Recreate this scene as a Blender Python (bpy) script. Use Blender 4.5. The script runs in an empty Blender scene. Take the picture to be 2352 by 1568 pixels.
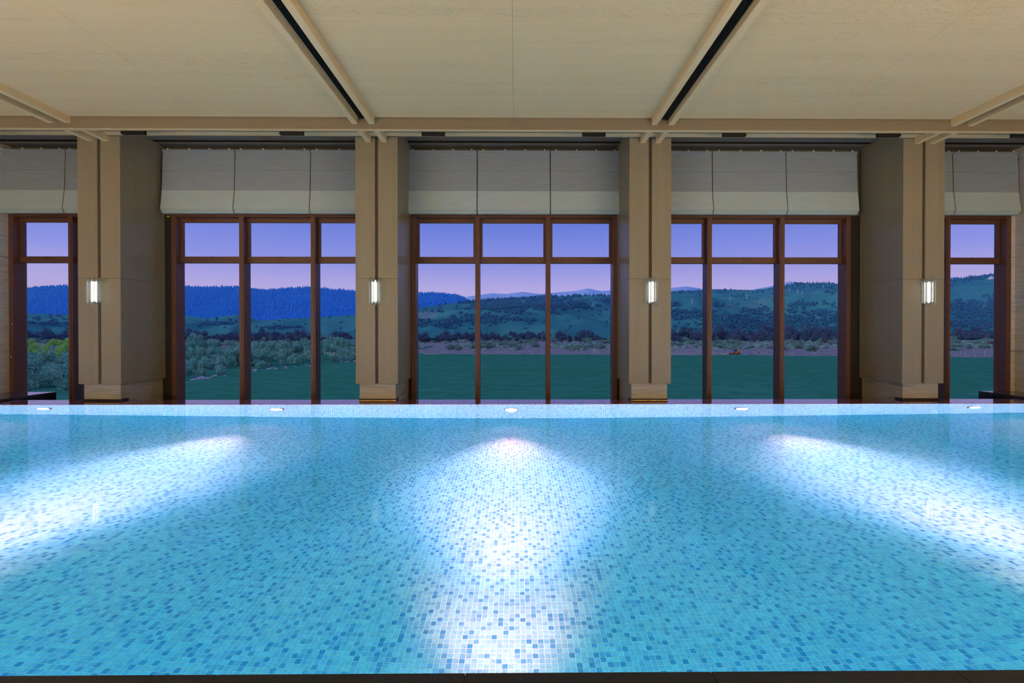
import bpy, math, random
import numpy as np
from mathutils import Vector
random.seed(7); RNG = np.random.default_rng(7)
scene = bpy.context.scene
COL = scene.collection

# ------------------------------------------------------------------ camera
CAM_H = 1.68
cam_d = bpy.data.cameras.new('camera')
cam = bpy.data.objects.new('camera', cam_d); COL.objects.link(cam)
cam_d.sensor_width = 36.0
cam_d.lens = 36.0 * 1080 / 2352
cam_d.shift_x = -(1195.4 - 1176) / 2352
cam_d.shift_y = -15.0 / 2352
cam_d.clip_start = 0.05; cam_d.clip_end = 60000
cam.location = (0, 0, CAM_H)
cam.rotation_euler = (math.radians(90 - 0.37), 0, math.radians(-0.47))
scene.camera = cam

# ------------------------------------------------------------------ view, world
vs = scene.view_settings
vs.view_transform = 'Standard'; vs.look = 'None'; vs.gamma = 1.0; vs.exposure = 0.0
vs.use_curve_mapping = False
scene.cycles.use_denoising = True
scene.cycles.max_bounces = 6
scene.cycles.diffuse_bounces = 3
scene.cycles.transmission_bounces = 6
scene.cycles.transparent_max_bounces = 16
scene.cycles.adaptive_threshold = 0.06
scene.cycles.sample_clamp_indirect = 30.0
scene.cycles.caustics_refractive = True

def lin(r, g, b):
    def f(c):
        c /= 255.0
        return c / 12.92 if c <= 0.04045 else ((c + 0.055) / 1.055) ** 2.4
    return (f(r), f(g), f(b), 1.0)

world = bpy.data.worlds.new('evening_sky'); scene.world = world
world.use_nodes = True
nt = world.node_tree; nt.nodes.clear()
w_out = nt.nodes.new('ShaderNodeOutputWorld'); w_bg = nt.nodes.new('ShaderNodeBackground')
w_tc = nt.nodes.new('ShaderNodeTexCoord'); w_sep = nt.nodes.new('ShaderNodeSeparateXYZ')
w_r = nt.nodes.new('ShaderNodeValToRGB')
nt.links.new(w_tc.outputs['Generated'], w_sep.inputs[0])
nt.links.new(w_sep.outputs['Z'], w_r.inputs[0])
els = w_r.color_ramp.elements
els[0].position = 0.0; els[0].color = lin(200, 192, 254)
els[1].position = 1.0; els[1].color = lin(120, 140, 200)
for p, c in ((0.085, (184, 179, 254)), (0.14, (142, 151, 243)), (0.22, (103, 125, 224)), (0.40, (102, 124, 212))):
    e = els.new(p); e.color = lin(*c)
# a thin pinkish cloud drifting low over the valley
w_n = nt.nodes.new('ShaderNodeTexNoise'); w_n.inputs['Scale'].default_value = 2.6; w_n.inputs['Detail'].default_value = 5
w_map = nt.nodes.new('ShaderNodeMapping'); w_map.inputs['Scale'].default_value = (1.0, 1.0, 5.0)
w_map.inputs['Location'].default_value = (0.35, 0.1, 0.0)
nt.links.new(w_tc.outputs['Generated'], w_map.inputs[0]); nt.links.new(w_map.outputs[0], w_n.inputs['Vector'])
w_cr = nt.nodes.new('ShaderNodeMapRange')
w_cr.inputs['From Min'].default_value = 0.56; w_cr.inputs['From Max'].default_value = 0.80
w_cr.inputs['To Max'].default_value = 0.40
nt.links.new(w_n.outputs['Fac'], w_cr.inputs['Value'])
w_mix = nt.nodes.new('ShaderNodeMix'); w_mix.data_type = 'RGBA'
w_mix.inputs['B'].default_value = lin(182, 150, 205)
nt.links.new(w_cr.outputs[0], w_mix.inputs['Factor']); nt.links.new(w_r.outputs[0], w_mix.inputs['A'])
nt.links.new(w_mix.outputs['Result'], w_bg.inputs['Color'])
w_bg.inputs['Strength'].default_value = 1.0
nt.links.new(w_bg.outputs[0], w_out.inputs[0])

sun_d = bpy.data.lights.new('added_hill_light', 'SUN'); sun_d.energy = 1.1; sun_d.angle = math.radians(20); sun_d.color = (0.62, 0.80, 1.0)
sun = bpy.data.objects.new('added_hill_light', sun_d); COL.objects.link(sun)
sun.rotation_euler = (math.radians(70), 0, math.radians(-74))     # added low light from behind left, to model the hill slopes

# added warm fill lights without fixtures, low behind the camera, to brighten the hall
def area(name, loc, rot, sx, sy, power, color):
    d = bpy.data.lights.new(name, 'AREA'); d.shape = 'RECTANGLE'; d.size = sx; d.size_y = sy
    d.energy = power; d.color = color
    o = bpy.data.objects.new(name, d); COL.objects.link(o)
    o.location = loc; o.rotation_euler = rot
    return o
HALL_WARM = (1.0, 0.74, 0.43)
for i, x in enumerate((-11.0, -6.5, 6.5, 11.0)):
    area('added_hall_fill', (x, -1.6, 0.4), (math.radians(180 - 8), 0, 0), 4.0, 0.8, 520.0, HALL_WARM)

# ------------------------------------------------------------------ helpers
ORG = {}
def empty(name, loc=(0, 0, 0), **p):
    o = bpy.data.objects.new(name, None); COL.objects.link(o)
    o.location = loc; o.empty_display_size = 0.2; ORG[o.name] = Vector(loc)
    for k, v in p.items(): o[k] = v
    return o

class MB:
    def __init__(self): self.v = []; self.f = []; self.sm = False
    def box(self, x0, x1, y0, y1, z0, z1):
        n = len(self.v)
        self.v += [(x0, y0, z0), (x1, y0, z0), (x1, y1, z0), (x0, y1, z0), (x0, y0, z1), (x1, y0, z1), (x1, y1, z1), (x0, y1, z1)]
        self.f += [(n, n+3, n+2, n+1), (n+4, n+5, n+6, n+7), (n, n+1, n+5, n+4), (n+1, n+2, n+6, n+5), (n+2, n+3, n+7, n+6), (n+3, n, n+4, n+7)]
        return self
    def cyl(self, c, r, z0, z1, seg=12, r1=None, axis='z', caps=True):
        r1 = r if r1 is None else r1
        n = len(self.v)
        for (rr, z) in ((r, z0), (r1, z1)):
            for i in range(seg):
                a = 2 * math.pi * i / seg
                p, q = math.cos(a) * rr, math.sin(a) * rr
                if axis == 'z': self.v.append((c[0] + p, c[1] + q, z))
                elif axis == 'y': self.v.append((c[0] + p, z, c[1] - q))
                else: self.v.append((z, c[0] + p, c[1] + q))
        for i in range(seg):
            j = (i + 1) % seg
            self.f.append((n + i, n + j, n + seg + j, n + seg + i))
        if caps:
            self.f.append(tuple(n + i for i in reversed(range(seg)))); self.f.append(tuple(n + seg + i for i in range(seg)))
        return self
    def lathe(self, c, prof, seg=14):
        """prof: list of (r, z) from bottom to top around a vertical axis"""
        n = len(self.v)
        for r, z in prof:
            for i in range(seg):
                a = 2 * math.pi * i / seg
                self.v.append((c[0] + math.cos(a) * r, c[1] + math.sin(a) * r, z))
        for k in range(len(prof) - 1):
            for i in range(seg):
                j = (i + 1) % seg
                self.f.append((n + k*seg + i, n + k*seg + j, n + (k+1)*seg + j, n + (k+1)*seg + i))
        self.f.append(tuple(n + i for i in reversed(range(seg))))
        m = n + (len(prof) - 1) * seg
        self.f.append(tuple(m + i for i in range(seg)))
        return self
    def extrude_x(self, prof, x0, x1):
        """closed profile of (y, z), counter-clockwise seen from +x"""
        n = len(self.v); k = len(prof)
        for x in (x0, x1):
            for y, z in prof: self.v.append((x, y, z))
        for i in range(k):
            j = (i + 1) % k
            self.f.append((n + i, n + k + i, n + k + j, n + j))
        self.f.append(tuple(n + i for i in range(k))); self.f.append(tuple(n + k + i for i in reversed(range(k))))
        return self

def fix_normals(me):
    import bmesh
    bm = bmesh.new(); bm.from_mesh(me); bmesh.ops.recalc_face_normals(bm, faces=bm.faces); bm.to_mesh(me); bm.free()

def obj(name, mb, mat, parent=None, smooth=False, bevel=0.0, fix=True, **p):
    """link the mesh as one object; coordinates are given in world space"""
    o_loc = Vector((0, 0, 0))
    if parent is not None: o_loc = ORG[parent.name]
    me = bpy.data.meshes.new(name)
    me.from_pydata([(x - o_loc.x, y - o_loc.y, z - o_loc.z) for x, y, z in mb.v], [], mb.f)
    if fix: fix_normals(me)
    me.materials.append(mat)
    if smooth:
        for q in me.polygons: q.use_smooth = True
    o = bpy.data.objects.new(name, me); COL.objects.link(o)
    if parent is not None:
        o.parent = parent
    ORG[o.name] = o_loc
    if bevel > 0:
        m = o.modifiers.new('bevel', 'BEVEL'); m.width = bevel; m.segments = 2; m.limit_method = 'ANGLE'
    for k, v in p.items(): o[k] = v
    return o

# ------------------------------------------------------------------ materials
def new_mat(name):
    m = bpy.data.materials.new(name); m.use_nodes = True
    n = m.node_tree.nodes; b = n.get('Principled BSDF')
    return m, m.node_tree, b

def N(nt, typ, **kw):
    n = nt.nodes.new(typ)
    for k, v in kw.items():
        if k in n.inputs: n.inputs[k].default_value = v
        else: setattr(n, k, v)
    return n

def ramp(nt, src, stops):
    r = nt.nodes.new('ShaderNodeValToRGB')
    e = r.color_ramp.elements
    while len(e) < len(stops): e.new(0.5)
    for i, (p, c) in enumerate(stops): e[i].position = p; e[i].color = (*c[:3], 1.0)
    nt.links.new(src, r.inputs[0]); return r

def mixc(nt, fac, a, b, blend='MIX'):
    m = nt.nodes.new('ShaderNodeMix'); m.data_type = 'RGBA'; m.blend_type = blend
    for s, v in (('Factor', fac), ('A', a), ('B', b)):
        if hasattr(v, 'links'): nt.links.new(v, m.inputs[s])
        elif s == 'Factor': m.inputs[s].default_value = v
        else: m.inputs[s].default_value = (*v[:3], 1.0)
    return m.outputs['Result']

def coords(nt, scale, kind='pos', loc=(0, 0, 0)):
    if kind == 'pos':
        g = nt.nodes.new('ShaderNodeNewGeometry'); src = g.outputs['Position']
    else:
        g = nt.nodes.new('ShaderNodeTexCoord'); src = g.outputs['Object']
    m = nt.nodes.new('ShaderNodeMapping'); m.inputs['Scale'].default_value = scale; m.inputs['Location'].default_value = loc
    nt.links.new(src, m.inputs[0]); return m.outputs[0]

def plain(name, col, rough=0.5, metal=0.0, spec=0.5, noise=0.0, nscale=20.0):
    m, t, b = new_mat(name)
    b.inputs['Roughness'].default_value = rough; b.inputs['Metallic'].default_value = metal
    b.inputs['Specular IOR Level'].default_value = spec
    if noise > 0:
        n = N(t, 'ShaderNodeTexNoise', Scale=nscale, Detail=5.0)
        t.links.new(coords(t, (1, 1, 1)), n.inputs['Vector'])
        c = ramp(t, n.outputs['Fac'], ((0.3, tuple(max(0, x * (1 - noise)) for x in col[:3])), (0.7, tuple(x * (1 + noise) for x in col[:3]))))
        t.links.new(c.outputs[0], b.inputs['Base Color'])
    else:
        b.inputs['Base Color'].default_value = (*col[:3], 1)
    return m

def wood(name, base, dark, axis, rough=0.45, band=0.42):
    """quarter-cut oak veneer: fine straight grain along one axis, with sparse rows of small pointed flecks"""
    m, t, b = new_mat(name)
    def sc(l, c): return {'x': (l, c, c), 'z': (c, c, l), 'y': (c, l, c)}[axis]
    n1 = N(t, 'ShaderNodeTexNoise', Scale=1.0, Detail=5.0, Roughness=0.6)
    t.links.new(coords(t, sc(0.35, 9.0)), n1.inputs['Vector'])
    n2 = N(t, 'ShaderNodeTexNoise', Scale=1.0, Detail=4.0, Roughness=0.6)
    t.links.new(coords(t, sc(6.0, 150.0)), n2.inputs['Vector'])
    n3 = N(t, 'ShaderNodeTexNoise', Scale=1.0, Detail=2.0, Distortion=1.6)
    t.links.new(coords(t, sc(9.0, 55.0)), n3.inputs['Vector'])
    # rows where the flecks gather
    n4 = N(t, 'ShaderNodeTexNoise', Scale=1.0, Detail=1.0)
    t.links.new(coords(t, sc(0.12, 1.0 / band * 1.6)), n4.inputs['Vector'])
    rows = N(t, 'ShaderNodeMapRange'); rows.inputs['From Min'].default_value = 0.46; rows.inputs['From Max'].default_value = 0.58
    t.links.new(n4.outputs['Fac'], rows.inputs['Value'])
    fl = N(t, 'ShaderNodeMapRange'); fl.inputs['From Min'].default_value = 0.54; fl.inputs['From Max'].default_value = 0.62; fl.inputs['To Max'].default_value = 0.42
    t.links.new(n3.outputs['Fac'], fl.inputs['Value'])
    fm = N(t, 'ShaderNodeMath', operation='MULTIPLY'); t.links.new(rows.outputs[0], fm.inputs[0]); t.links.new(fl.outputs[0], fm.inputs[1])
    c1 = mixc(t, n1.outputs['Fac'], dark, base)
    c2 = mixc(t, fm.outputs[0], c1, tuple(x * 0.62 for x in dark[:3]))
    m3 = N(t, 'ShaderNodeMapRange'); m3.inputs['From Min'].default_value = 0.48; m3.inputs['From Max'].default_value = 0.72; m3.inputs['To Max'].default_value = 0.22
    t.links.new(n2.outputs['Fac'], m3.inputs['Value'])
    c3 = mixc(t, m3.outputs[0], c2, tuple(x * 0.66 for x in dark[:3]))
    t.links.new(c3, b.inputs['Base Color'])
    b.inputs['Roughness'].default_value = rough
    b.inputs['Specular IOR Level'].default_value = 0.35
    bp = N(t, 'ShaderNodeBump', Strength=0.05, Distance=0.002)
    t.links.new(n2.outputs['Fac'], bp.inputs['Height']); t.links.new(bp.outputs[0], b.inputs['Normal'])
    return m

def travertine(name, base, dark, rough=0.35):
    m, t, b = new_mat(name)
    n1 = N(t, 'ShaderNodeTexNoise', Scale=1.0, Detail=7.0, Roughness=0.62, Distortion=0.5)
    t.links.new(coords(t, (0.8, 0.8, 11.0)), n1.inputs['Vector'])
    r = ramp(t, n1.outputs['Fac'], ((0.30, dark), (0.48, base), (0.60, tuple(x * 0.78 for x in base)), (0.75, tuple(min(1, x * 1.15) for x in base))))
    t.links.new(r.outputs[0], b.inputs['Base Color']); b.inputs['Roughness'].default_value = rough
    return m

OAK = (0.82, 0.635, 0.36); OAK_D = (0.73, 0.56, 0.31)
M = {}
M['oak_x'] = wood('oak_ceiling', OAK, OAK_D, 'x')
M['oak_y'] = wood('oak_rail', OAK, OAK_D, 'y')
M['oak_z'] = wood('oak_column_shaded', (0.315, 0.272, 0.190), (0.265, 0.228, 0.156), 'z', 0.38, 0.22)  # same veneer as the ceiling, darkened to stand in for weaker light
M['oak_fascia_shaded'] = wood('oak_fascia_shaded', (0.27, 0.222, 0.155), (0.225, 0.183, 0.125), 'x', 0.42)  # shade of the upright face put into a darker oak
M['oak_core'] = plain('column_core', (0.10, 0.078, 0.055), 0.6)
M['black'] = plain('black_metal', (0.006, 0.006, 0.007), 0.5)
M['black_edge'] = plain('black_bezel', (0.02, 0.02, 0.022), 0.35)
M['grey_soffit'] = plain('grey_recess_paint', (0.135, 0.135, 0.13), 0.7, noise=0.08, nscale=3)
M['brown_frame'] = plain('brown_window_frame', (0.14, 0.060, 0.042), 0.38, noise=0.12, nscale=9)
M['dark_gap'] = plain('dark_jamb', (0.022, 0.02, 0.018), 0.6)
M['travertine'] = travertine('travertine', (0.45, 0.42, 0.34), (0.24, 0.215, 0.165))
M['wall_stone'] = travertine('grey_travertine', (0.66, 0.635, 0.60), (0.36, 0.345, 0.32))
M['plaster'] = plain('warm_plaster', (0.50, 0.44, 0.34), 0.8, noise=0.05, nscale=4)
M['deck'] = plain('polished_brown_stone', (0.17, 0.055, 0.07), 0.04, noise=0.25, nscale=5, spec=0.6)
M['joint'] = plain('pale_joint', (0.25, 0.22, 0.19), 0.6)
M['coping'] = plain('dark_coping_stone', (0.008, 0.013, 0.018), 0.5, noise=0.4, nscale=30)
M['brass'] = plain('brass', (0.55, 0.36, 0.12), 0.25, metal=1.0)
M['walkway'] = plain('walkway_stone', (0.10, 0.085, 0.07), 0.3, noise=0.15, nscale=6)
M['bench'] = plain('dark_bench_wood', (0.06, 0.030, 0.035), 0.10, noise=0.25, nscale=8, spec=0.8)
M['bench_dark'] = plain('bench_side', (0.012, 0.009, 0.010), 0.4)
M['clip'] = plain('white_plastic', (0.75, 0.78, 0.80), 0.4)
M['yellow'] = plain('yellow_tape', (0.75, 0.58, 0.05), 0.5)
M['bronze'] = plain('dark_bronze', (0.10, 0.04, 0.03), 0.35, metal=1.0)
M['steel'] = plain('brushed_steel', (0.45, 0.42, 0.38), 0.3, metal=1.0)

def blind_mat(name, lo, hi):
    m, t, b = new_mat(name)
    n = N(t, 'ShaderNodeTexNoise', Scale=1.0, Detail=4.0)
    t.links.new(coords(t, (2.0, 2.0, 90.0)), n.inputs['Vector'])
    n2 = N(t, 'ShaderNodeTexNoise', Scale=1.0, Detail=2.0)
    t.links.new(coords(t, (220.0, 220.0, 220.0)), n2.inputs['Vector'])
    c = ramp(t, n.outputs['Fac'], ((0.3, lo), (0.7, hi)))
    c2 = mixc(t, 0.10, c.outputs[0], n2.outputs['Fac'], 'OVERLAY')
    t.links.new(c2, b.inputs['Base Color']); b.inputs['Roughness'].default_value = 0.9
    b.inputs['Specular IOR Level'].default_value = 0.1
    return m
M['blind'] = blind_mat('grey_blind_fabric', (0.285, 0.335, 0.37), (0.35, 0.40, 0.435))
M['blind_pool_lit'] = blind_mat('pool_lit_blind_fabric', (0.41, 0.51, 0.52), (0.51, 0.61, 0.61))  # same fabric for the lower folds, pool glow put into its colour

def pane_mat():
    m = bpy.data.materials.new('clear_pane'); m.use_nodes = True
    t = m.node_tree; t.nodes.clear()
    o = N(t, 'ShaderNodeOutputMaterial'); tr = N(t, 'ShaderNodeBsdfTransparent'); gl = N(t, 'ShaderNodeBsdfGlossy', Roughness=0.0)
    gl.inputs['Color'].default_value = (0.15, 0.15, 0.16, 1)
    fr = N(t, 'ShaderNodeFresnel', IOR=1.12); mx = N(t, 'ShaderNodeMixShader')
    t.links.new(fr.outputs[0], mx.inputs[0]); t.links.new(tr.outputs[0], mx.inputs[1]); t.links.new(gl.outputs[0], mx.inputs[2])
    t.links.new(mx.outputs[0], o.inputs[0])
    return m
M['pane'] = pane_mat()

def emit_mat(name, col, s):
    m = bpy.data.materials.new(name); m.use_nodes = True
    t = m.node_tree; t.nodes.clear()
    o = N(t, 'ShaderNodeOutputMaterial'); e = N(t, 'ShaderNodeEmission', Strength=s); e.inputs['Color'].default_value = (*col, 1)
    t.links.new(e.outputs[0], o.inputs[0]); return m
M['glow'] = emit_mat('sconce_tube_glow', (1.0, 0.98, 0.93), 2.3)
M['pool_glow'] = emit_mat('pool_lamp_lens', (0.95, 0.97, 1.0), 14.0)

def rod_glass():
    m = bpy.data.materials.new('sconce_glass'); m.use_nodes = True
    t = m.node_tree; t.nodes.clear()
    o = N(t, 'ShaderNodeOutputMaterial')
    g = N(t, 'ShaderNodeBsdfGlass', IOR=1.35, Roughness=0.08); g.inputs['Color'].default_value = (0.93, 0.96, 0.95, 1)
    n = N(t, 'ShaderNodeTexNoise', Scale=60.0, Detail=3.0); bp = N(t, 'ShaderNodeBump', Strength=0.5, Distance=0.01)
    t.links.new(coords(t, (1, 1, 0.5)), n.inputs['Vector']); t.links.new(n.outputs['Fac'], bp.inputs['Height']); t.links.new(bp.outputs[0], g.inputs['Normal'])
    tl = N(t, 'ShaderNodeBsdfTranslucent'); tl.inputs['Color'].default_value = (0.9, 0.92, 0.9, 1)
    df = N(t, 'ShaderNodeBsdfTransparent'); mx = N(t, 'ShaderNodeMixShader'); mx.inputs[0].default_value = 0.16
    mx2 = N(t, 'ShaderNodeMixShader'); mx2.inputs[0].default_value = 0.15
    t.links.new(g.outputs[0], mx.inputs[1]); t.links.new(tl.outputs[0], mx.inputs[2])
    t.links.new(mx.outputs[0], mx2.inputs[1]); t.links.new(df.outputs[0], mx2.inputs[2])
    t.links.new(mx2.outputs[0], o.inputs[0]); return m
M['rod'] = rod_glass()

def tile_mat():
    m, t, b = new_mat('mosaic_tile')
    a = N(t, 'ShaderNodeAttribute'); a.attribute_name = 'tone'
    n = N(t, 'ShaderNodeTexNoise', Scale=1.0, Detail=4.0, Roughness=0.6)
    t.links.new(coords(t, (48, 48, 48)), n.inputs['Vector'])
    ad = N(t, 'ShaderNodeMath', operation='MULTIPLY_ADD'); ad.inputs[1].default_value = 1.15; ad.inputs[2].default_value = -0.56
    t.links.new(n.outputs['Fac'], ad.inputs[0])
    sm = N(t, 'ShaderNodeMath', operation='ADD'); t.links.new(ad.outputs[0], sm.inputs[0]); t.links.new(a.outputs['Fac'], sm.inputs[1])
    r = ramp(t, sm.outputs[0], ((0.0, (0.085, 0.80, 0.94)), (0.18, (0.066, 0.68, 0.87)), (0.45, (0.05, 0.56, 0.80)), (0.62, (0.028, 0.46, 0.75)), (1.0, (0.012, 0.35, 0.67))))
    t.links.new(r.outputs[0], b.inputs['Base Color'])
    b.inputs['Roughness'].default_value = 0.4; b.inputs['Specular IOR Level'].default_value = 0.02
    return m
M['tile'] = tile_mat()
M['grout'] = plain('pale_grout', (0.24, 0.92, 0.92), 0.8, spec=0.0)

def water_mat():
    m = bpy.data.materials.new('pool_water'); m.use_nodes = True
    t = m.node_tree; t.nodes.clear()
    o = N(t, 'ShaderNodeOutputMaterial')
    rf = N(t, 'ShaderNodeBsdfRefraction', IOR=1.333, Roughness=0.0); gl = N(t, 'ShaderNodeBsdfGlossy', Roughness=0.0)
    fr = N(t, 'ShaderNodeFresnel', IOR=1.333); ge = N(t, 'ShaderNodeNewGeometry')
    k = N(t, 'ShaderNodeMapRange'); k.inputs['To Min'].default_value = 0.5; k.inputs['To Max'].default_value = 1.0
    t.links.new(ge.outputs['Backfacing'], k.inputs['Value'])
    mu = N(t, 'ShaderNodeMath', operation='MULTIPLY'); t.links.new(fr.outputs[0], mu.inputs[0]); t.links.new(k.outputs[0], mu.inputs[1])
    mx = N(t, 'ShaderNodeMixShader'); t.links.new(mu.outputs[0], mx.inputs[0]); t.links.new(rf.outputs[0], mx.inputs[1]); t.links.new(gl.outputs[0], mx.inputs[2])
    t.links.new(mx.outputs[0], o.inputs['Surface'])
    v = N(t, 'ShaderNodeVolumeAbsorption', Density=0.15); v.inputs['Color'].default_value = (0.05, 0.92, 0.98, 1)
    t.links.new(v.outputs[0], o.inputs['Volume'])
    return m
M['water'] = water_mat()

# ------------------------------------------------------------------ main dimensions (metres; water surface at z = 0)
XL, XR = -13.70, 13.66
Y_BACK = -5.0
Y_NEAR, Y_FAR = 2.28, 10.92      # pool edges
PXL, PXR = -12.45, 12.65         # pool ends
DEPTH = 1.62
Y_DECK = 11.66                   # back edge of the far deck strip
Z_WALK = -0.45
Y_COL0, Y_COL1 = 11.42, 12.86
COLX = (-10.055, -3.388, 3.250, 9.945)
Z_CEIL = 6.41
Y_FASC = 10.45

# ------------------------------------------------------------------ room shell
def structure(o, label=None):
    o['kind'] = 'structure'
    if label: o['label'] = label
    return o

# near floor, where the camera stands
fl = structure(obj('floor', MB().box(XL, XR, Y_BACK, Y_NEAR - 0.62, -0.30, 0.0), M['coping']), 'dark stone floor on the near side of the pool')
x = PXL - 1.0; k = 0
while x < PXR + 1.0:                                        # near coping slabs
    x1 = min(x + 1.20, XR)
    obj('slab', MB().box(x + 0.001, x1 - 0.001, Y_NEAR - 0.618, Y_NEAR, 0.009, 0.022), M['coping'], fl, bevel=0.004)
    x = x1
obj('coping_bed', MB().box(XL, XR, Y_NEAR - 0.619, Y_NEAR - 0.0005, -0.30, 0.0085), M['black'], fl)
obj('end_deck', MB().box(XL, PXL - 0.03, Y_NEAR - 0.01, Y_FAR + 0.0, -0.30, 0.006), M['deck'], fl)
obj('end_deck', MB().box(PXR + 0.03, XR, Y_NEAR - 0.01, Y_FAR + 0.0, -0.30, 0.006), M['deck'], fl)

# far deck strip: polished slabs between pool edge and lower walkway
fd = structure(obj('floor_far_deck', MB().box(XL, XR, Y_FAR + 0.02, Y_DECK - 0.005, -0.45, -0.012), M['joint']), 'polished brown stone strip behind the pool')
xs = np.arange(-0.17 - 13 * 1.095, XR + 1.2, 1.095)
for a, b_ in zip(xs[:-1], xs[1:]):
    a2, b2 = max(a, XL), min(b_, XR)
    if b2 - a2 > 0.05:
        obj('slab', MB().box(a2 + 0.003, b2 - 0.003, Y_FAR - 0.004, Y_DECK, -0.012, 0.004), M['deck'], fd)
structure(obj('floor_walkway', MB().box(XL, XR, Y_DECK - 0.004, 13.3, Z_WALK - 0.1, Z_WALK), M['walkway']), 'low walkway floor in front of the windows')

structure(obj('wall_back', MB().box(XL, XR, Y_BACK - 0.2, Y_BACK, -0.3, 7.0), M['plaster']))
def side_wall(name, x0, x1, xf):
    w = structure(obj(name, MB().box(x0, x1, Y_BACK, 13.3, -0.6, 7.0), M['joint']), 'grey travertine end wall')
    z = Z_WALK
    for z1 in (1.07, 2.59, 4.11, 5.63, 6.70):
        for ya, yb in ((Y_BACK, -2.0), (-2.0, 1.0), (1.0, 4.0), (4.0, 7.0), (7.0, 10.0), (10.0, 13.0)):
            a, b_ = (x1, xf) if xf > x1 else (xf, x0)
            obj('stone_panel', MB().box(a, b_, ya + 0.002, yb - 0.002, z + 0.002, z1 - 0.002), M['wall_stone'], w)
        z = z1
side_wall('wall_left', XL - 0.3, XL - 0.02, XL)
side_wall('wall_right', XR + 0.02, XR + 0.3, XR)

# ceiling: oak panels with tight joints
ce = structure(obj('ceiling', MB().box(XL, XR, Y_BACK, Y_FASC, Z_CEIL + 0.02, Z_CEIL + 0.2), M['black']), 'oak veneer panel ceiling')
px = [XL, -10.055, -6.765, -3.388, -0.065, 3.250, 6.69, 9.945, XR]
py = [Y_BACK, -2.55, 0.70, 3.95, 7.20, Y_FASC - 0.028]
for i in range(len(px) - 1):
    for j in range(len(py) - 1):
        obj('panel', MB().box(px[i] + 0.002, px[i+1] - 0.002, py[j] + 0.002, py[j+1] - 0.002, Z_CEIL, Z_CEIL + 0.02), M['oak_x'], ce)

# fascia beam across the room
tr = structure(obj('trim_1', MB().box(XL, XR, Y_FASC, Y_FASC + 0.10, 6.162, Z_CEIL + 0.1), M['oak_fascia_shaded']), 'oak fascia beam along the front of the window bays')
obj('lip', MB().box(XL, XR, Y_FASC + 0.006, Y_FASC + 0.112, 6.156, 6.162), M['oak_x'], tr)
# soffit behind fascia
so = structure(obj('trim_2', MB().box(XL, XR, Y_FASC + 0.10, 11.40, 6.395, 6.46), M['oak_x']), 'oak soffit board behind the fascia beam')
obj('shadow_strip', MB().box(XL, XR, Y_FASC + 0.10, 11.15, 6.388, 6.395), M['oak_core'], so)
obj('edge_board', MB().box(XL, XR, 11.385, 11.415, 6.385, 6.68), M['grey_soffit'], so)
# grey recess over the blinds
rc = structure(obj('ceiling_recess', MB().box(XL, XR, 11.415, 12.36, 6.68, 6.9).box(XL, XR, 12.60, 13.1, 6.68, 6.9), M['grey_soffit']), 'grey painted recess above the blinds')
obj('slot_back', MB().box(XL, XR, 12.36, 12.60, 6.76, 6.9), M['black'], rc)
for q in (12.405, 12.465, 12.525):
    obj('slot_blade', MB().box(XL, XR, q, q + 0.012, 6.70, 6.76), M['black'], rc)

# ceiling rails running front to back, pairs on each column line, with the black air slot between
for i, cx in enumerate(COLX):
    side = ('leftmost', 'second from the left', 'third from the left', 'rightmost')[i]
    r = structure(empty('trim_%d' % (3 + i), (cx, Y_FASC, 6.27)))
    for s in (-1, 1):
        a, b_ = sorted((cx + s * 0.125, cx + s * 0.25))
        obj('rail', MB().box(a, b_, Y_BACK, Y_FASC + 0.001, 6.272, Z_CEIL), M['oak_y'], r)
        obj('rail_stub', MB().box(a, b_, Y_FASC + 0.10, Y_COL0 + 0.0, 6.262, 6.39), M['oak_y'], r)
    d = empty('air_slot', (cx, Y_FASC, Z_CEIL), label='black slotted air diffuser between ceiling rails, %s of four' % side, category='air vent', group='air slots between the ceiling rails')
    obj('housing', MB().box(cx - 0.09, cx + 0.118, Y_BACK, Y_FASC - 0.01, Z_CEIL - 0.012, Z_CEIL - 0.002), M['black'], d)
    for q in range(5):
        xx = cx - 0.072 + q * 0.042
        obj('blade', MB().box(xx, xx + 0.006, Y_BACK, Y_FASC - 0.012, Z_CEIL - 0.03, Z_CEIL - 0.012), M['black'], d)

# black box downlights below the soffit
boxes = [(-11.90, 'at the far left end'), (-8.58, 'beside the leftmost column'), (-5.05, 'left of the second column'), (-1.875, 'over the left of the centre window'),
         (1.745, 'over the right of the centre window'), (4.925, 'right of the third column'), (8.44, 'beside the rightmost column'), (11.52, 'at the far right end')]
for cx, wh in boxes:
    d = empty('box_downlight', (cx, 10.66, 6.39), label='black box downlight under the soffit ' + wh, category='downlight', group='black box downlights under the soffit')
    obj('housing', MB().box(cx - 0.262, cx + 0.262, 10.60, 10.67, 6.107, 6.386), M['black'], d)
    obj('bezel', MB().box(cx - 0.264, cx + 0.264, 10.664, 10.674, 6.101, 6.108), M['black_edge'], d)
    for q in range(4):
        xx = cx - 0.2 + q * 0.133
        obj('louvre', MB().cyl((xx, 10.635), 0.025, 6.104, 6.108, 12), M['black'], d)

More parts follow.
